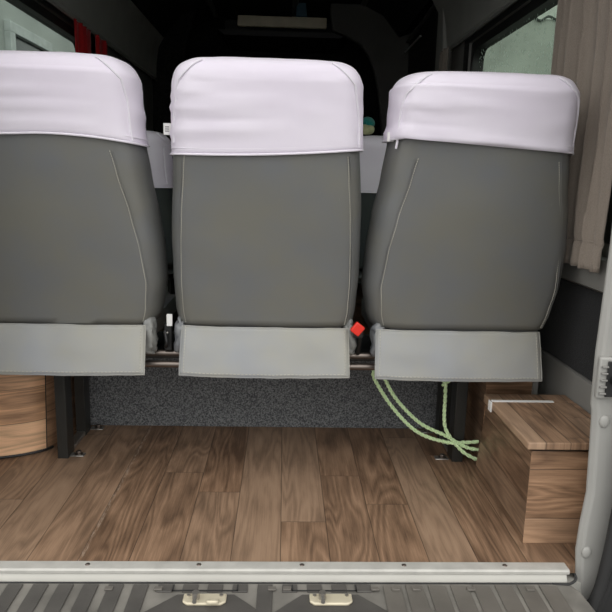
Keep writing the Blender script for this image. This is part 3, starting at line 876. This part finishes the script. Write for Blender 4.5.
for a, b in (((-.690, 2.11), (XL+.024, 2.11)), ((XL+.024, 2.11), (XL+.024, 1.835))):
    bm.faces.new([bm.verts.new((*a, 0)), bm.verts.new((*b, 0)), bm.verts.new((*b, .33)), bm.verts.new((*a, .33))]).material_index = 1
bmesh.ops.remove_doubles(bm, verts=bm.verts[:], dist=.0005)
obj('body', bm, [WL, WL2], lb, angle=50)
bm = NB(); tube(bm, [Vector((x, y-.003, .004)) for x, y in P1[:-1]+P2[:6]], .004, 6); obj('base_bead', bm, MT['blackpl'], lb)
bm = NB(); tube(bm, [Vector((-.722, 1.912, .0)), Vector((-.722, 1.942, .33))], .0015, 6); obj('corner_joint', bm, MT['blackpl'], lb)

# ------------------------------------------------------------------ rope
rp = thing('green_rope', 'pale green rope drooping under the right rear seats and tied to the frame leg', 'rope', (.45, 1.84, .05))
def rope(pts, r=.0056):
    path = catmull(pts, 8); bm = NB()
    # two twisted yarns
    L = 0; prev = path[0]; A = []; Bq = []
    dense = []
    for a, b in zip(path, path[1:]):
        n = max(1, int((b-a).length/.003))
        for k in range(n): dense.append(a.lerp(b, k/n))
    for i_, p in enumerate(dense):
        d = (dense[min(i_+1, len(dense)-1)]-dense[max(i_-1, 0)]).normalized()
        u = d.cross(Vector((0, 1, .01))).normalized(); w = d.cross(u)
        an = i_*.75
        A.append(p+(u*cos(an)+w*sin(an))*r*.38); Bq.append(p-(u*cos(an)+w*sin(an))*r*.38)
    tube(bm, A, r*.72, 6); tube(bm, Bq, r*.72, 6)
    return bm
obj('strand', rope([(.266, 1.80, .305), (.272, 1.81, .275), (.330, 1.83, .185), (.41, 1.835, .105), (.50, 1.835, .072), (.560, 1.832, .073), (.604, 1.828, .078)]), MT['rope'], rp)
obj('strand', rope([(.296, 1.80, .305), (.303, 1.81, .275), (.345, 1.83, .205), (.42, 1.84, .130), (.50, 1.835, .092), (.560, 1.828, .060), (.606, 1.824, .052)]), MT['rope'], rp)
obj('strand', rope([(.488, 1.84, .285), (.490, 1.838, .22), (.492, 1.836, .14), (.505, 1.835, .100), (.545, 1.825, .052), (.580, 1.82, .030), (.608, 1.82, .020)]), MT['rope'], rp)
kb = NB()
for pts in ([(.478, 1.84, .283), (.489, 1.828, .295), (.502, 1.838, .285), (.492, 1.85, .270), (.478, 1.84, .278)],
            [(.505, 1.84, .300), (.490, 1.83, .298), (.478, 1.84, .275), (.490, 1.834, .262), (.505, 1.836, .270)],
            [(.474, 1.845, .305), (.49, 1.835, .308), (.508, 1.84, .300), (.53, 1.847, .302)],
            [(.490, 1.845, .345), (.497, 1.84, .32), (.495, 1.835, .30)], [(.476, 1.835, .268), (.487, 1.832, .258), (.480, 1.84, .250)]):
    tube(kb, catmull(pts, 6), .0046, 8)
obj('knot', kb, MT['rope'], rp)

# ------------------------------------------------------------------ curtains
def curtain(name, x, s, ytop, ybot, z0, z1, folds, amp, mat, label, waist=None, seed=0, ruffle=True, group=None):
    nx, nz = folds*14, 60; bm = NB(); g = []
    for j in range(nz+1):
        f = j/nz; z = z1+(z0-z1)*f
        a = ytop[0]+(ybot[0]-ytop[0])*f; b = ytop[1]+(ybot[1]-ytop[1])*f
        row_ = []
        for i_ in range(nx+1):
            u = i_/nx
            ph = 2*pi*folds*(u+.05*noise.noise(Vector((u*3, f*.9, seed))))
            A = amp*(.65+.5*noise.noise(Vector((u*4, f*1.2, seed+4))))
            A *= (1-.35*f)
            xx = x+s*(A*sin(ph)+.006*noise.noise(Vector((u*10, f*4, seed))))
            yy = a+(b-a)*u+.012*cos(ph)*(1-f*.3)
            if ruffle and f > .93:
                xx += s*.004*sin(ph*3.3+1)*((f-.93)/.07)
            elif ruffle and f > .90: xx += s*-.004*sin((f-.90)/.03*pi)
            row_.append(bm.verts.new((xx, yy, z)))
        g.append(row_)
    for j in range(nz):
        for i_ in range(nx): bm.faces.new((g[j][i_], g[j][i_+1], g[j+1][i_+1], g[j+1][i_]))
    hem = [v.co.copy() for v in g[int(nz*.92)]]
    t = thing(name, label, 'curtain', (x, (ytop[0]+ytop[1])/2, z0), group)
    c = obj('cloth', bm, mat, t, angle=80)
    m = c.modifiers.new('solid', 'SOLIDIFY'); m.thickness = .003
    if ruffle:
        hm = NB(); tube(hm, [p+Vector((-s*0-.004*(1 if x > 0 else -1), 0, 0)) for p in hem], .0025, 5); obj('elastic_hem', hm, mat, t)
    return t
curtain('window_curtain', XR-.055, -1, (1.54, 1.965), (1.555, 1.94), .635, 1.472, 6, .024, MT['curtain'], 'taupe gathered curtain hanging over the wet rear right window', seed=2.)
curtain('window_curtain', XR-.065, -1, (3.22, 3.40), (3.24, 3.38), .70, 1.472, 3, .012, MT['curtain'], 'narrow dark gathered curtain beyond the rear right window, next to the side door', seed=5., ruffle=False)
curtain('window_curtain', XL+.045, 1, (2.89, 3.12), (2.91, 3.10), .85, 1.470, 3, .012, MT['redcloth'], 'nearer red curtain bundle hanging beyond the left window', seed=7., ruffle=False)
curtain('window_curtain', XL+.045, 1, (3.20, 3.40), (3.22, 3.38), .85, 1.470, 3, .012, MT['redcloth'], 'farther red curtain bundle hanging beyond the left window', seed=9., ruffle=False)

# ------------------------------------------------------------------ outside
bm = NB(); box(bm, -12, 12, -12, 24, -.72, -.62)
struct(obj('ground', bm, MT['asphalt'], smooth=False))
bm = NB(); box(bm, 1.9, 4.59, 9.0, 9.2, -.62, 2.95)
struct(obj('wall_outside_right', bm, MT['wallR'], smooth=False)); 
rw = thing('corrugated_roof_edge', 'wavy dark roofing sheet edge topping the greenish wall outside the wet window', 'roof', (3.2, 9, 2.95))
bm = NB(); n = 240; prev = None; pts = []
for k in range(n+1):
    y = 1.95+2.6*k/n; pts.append(Vector((y, 8.98, 2.965+.022*sin(y*2*pi/.21)+.015*sin(y*9.1))))
tube(bm, pts, .016, 6); obj('sheet', bm, MT['tile'], rw)
bm = NB(); box(bm, 4.6, 4.8, 0, 26, -.62, 6.5); struct(obj('wall_outside_far', bm, MT['wallR'], smooth=False))
hw = thing('outside_house_wall', 'pale grey rendered house wall seen through the left window', 'building', (-3.2, 8, -.62))
bm = NB(); box(bm, -3.3, -3.0, 2, 16, -.62, 4.2); obj('rendered_wall', bm, MT['wallL'], hw, smooth=False)
bm = NB()
for a, b, c, d_ in ((7.42, 7.55, 1.35, 2.29), (8.60, 8.70, 1.35, 2.29), (7.42, 8.70, 2.29, 2.40), (7.42, 8.70, 1.25, 1.35)): box(bm, -3.0, -2.93, a, b, c, d_)
w = obj('window_frame', bm, MT['wframe'], hw, bevel=.006)
bm = NB(); box(bm, -3.0, -2.985, 7.55, 8.60, 1.35, 2.29); obj('pane', bm, MT['wdark'], w, smooth=False)
# van outer skin below the openings so the shell reads from outside
bm = NB(); box(bm, XR+.07, XR+.10, 1.30, 5.3, -.45, 2.05); bm2 = None
bmesh.ops.delete(bm, geom=[], context='VERTS')
bm.free()

# ------------------------------------------------------------------ light
w = bpy.data.worlds.new('World'); S.world = w; w.use_nodes = True; nt = w.node_tree
bg = nt.nodes['Background']
tc = N(nt, 'ShaderNodeTexCoord'); sp = N(nt, 'ShaderNodeSeparateXYZ'); nt.links.new(tc.outputs['Generated'], sp.inputs[0])
c = ramp(nt, sp.outputs[2], [(.0, (.42, .42, .41)), (.12, (.72, .72, .70)), (.5, (1.0, .99, .97))])
nt.links.new(c, bg.inputs[0]); bg.inputs[1].default_value = 1.6

# ------------------------------------------------------------------ camera
cam = bpy.data.cameras.new('camera'); co = bpy.data.objects.new('camera', cam); link(co)
P_, Y_, R_ = radians(11.25), radians(2.1), radians(1.4)
fwd = Vector((sin(Y_)*cos(P_), cos(Y_)*cos(P_), -sin(P_)))
rt = Vector((cos(Y_), -sin(Y_), 0)); up = rt.cross(fwd)
rt2 = rt*cos(R_)+up*sin(R_); up2 = -rt*sin(R_)+up*cos(R_)
mw = Matrix((rt2, up2, -fwd)).transposed().to_4x4(); mw.translation = Vector((0, 0, .85))
co.matrix_world = mw
cam.sensor_fit = 'HORIZONTAL'; cam.sensor_width = 36; cam.lens = 36*650/612
cam.clip_start = .02; cam.clip_end = 100
S.camera = co
S.view_settings.view_transform = 'Standard'; S.view_settings.look = 'None'
S.view_settings.gamma = 1; S.view_settings.use_curve_mapping = False
S.view_settings.exposure = .42
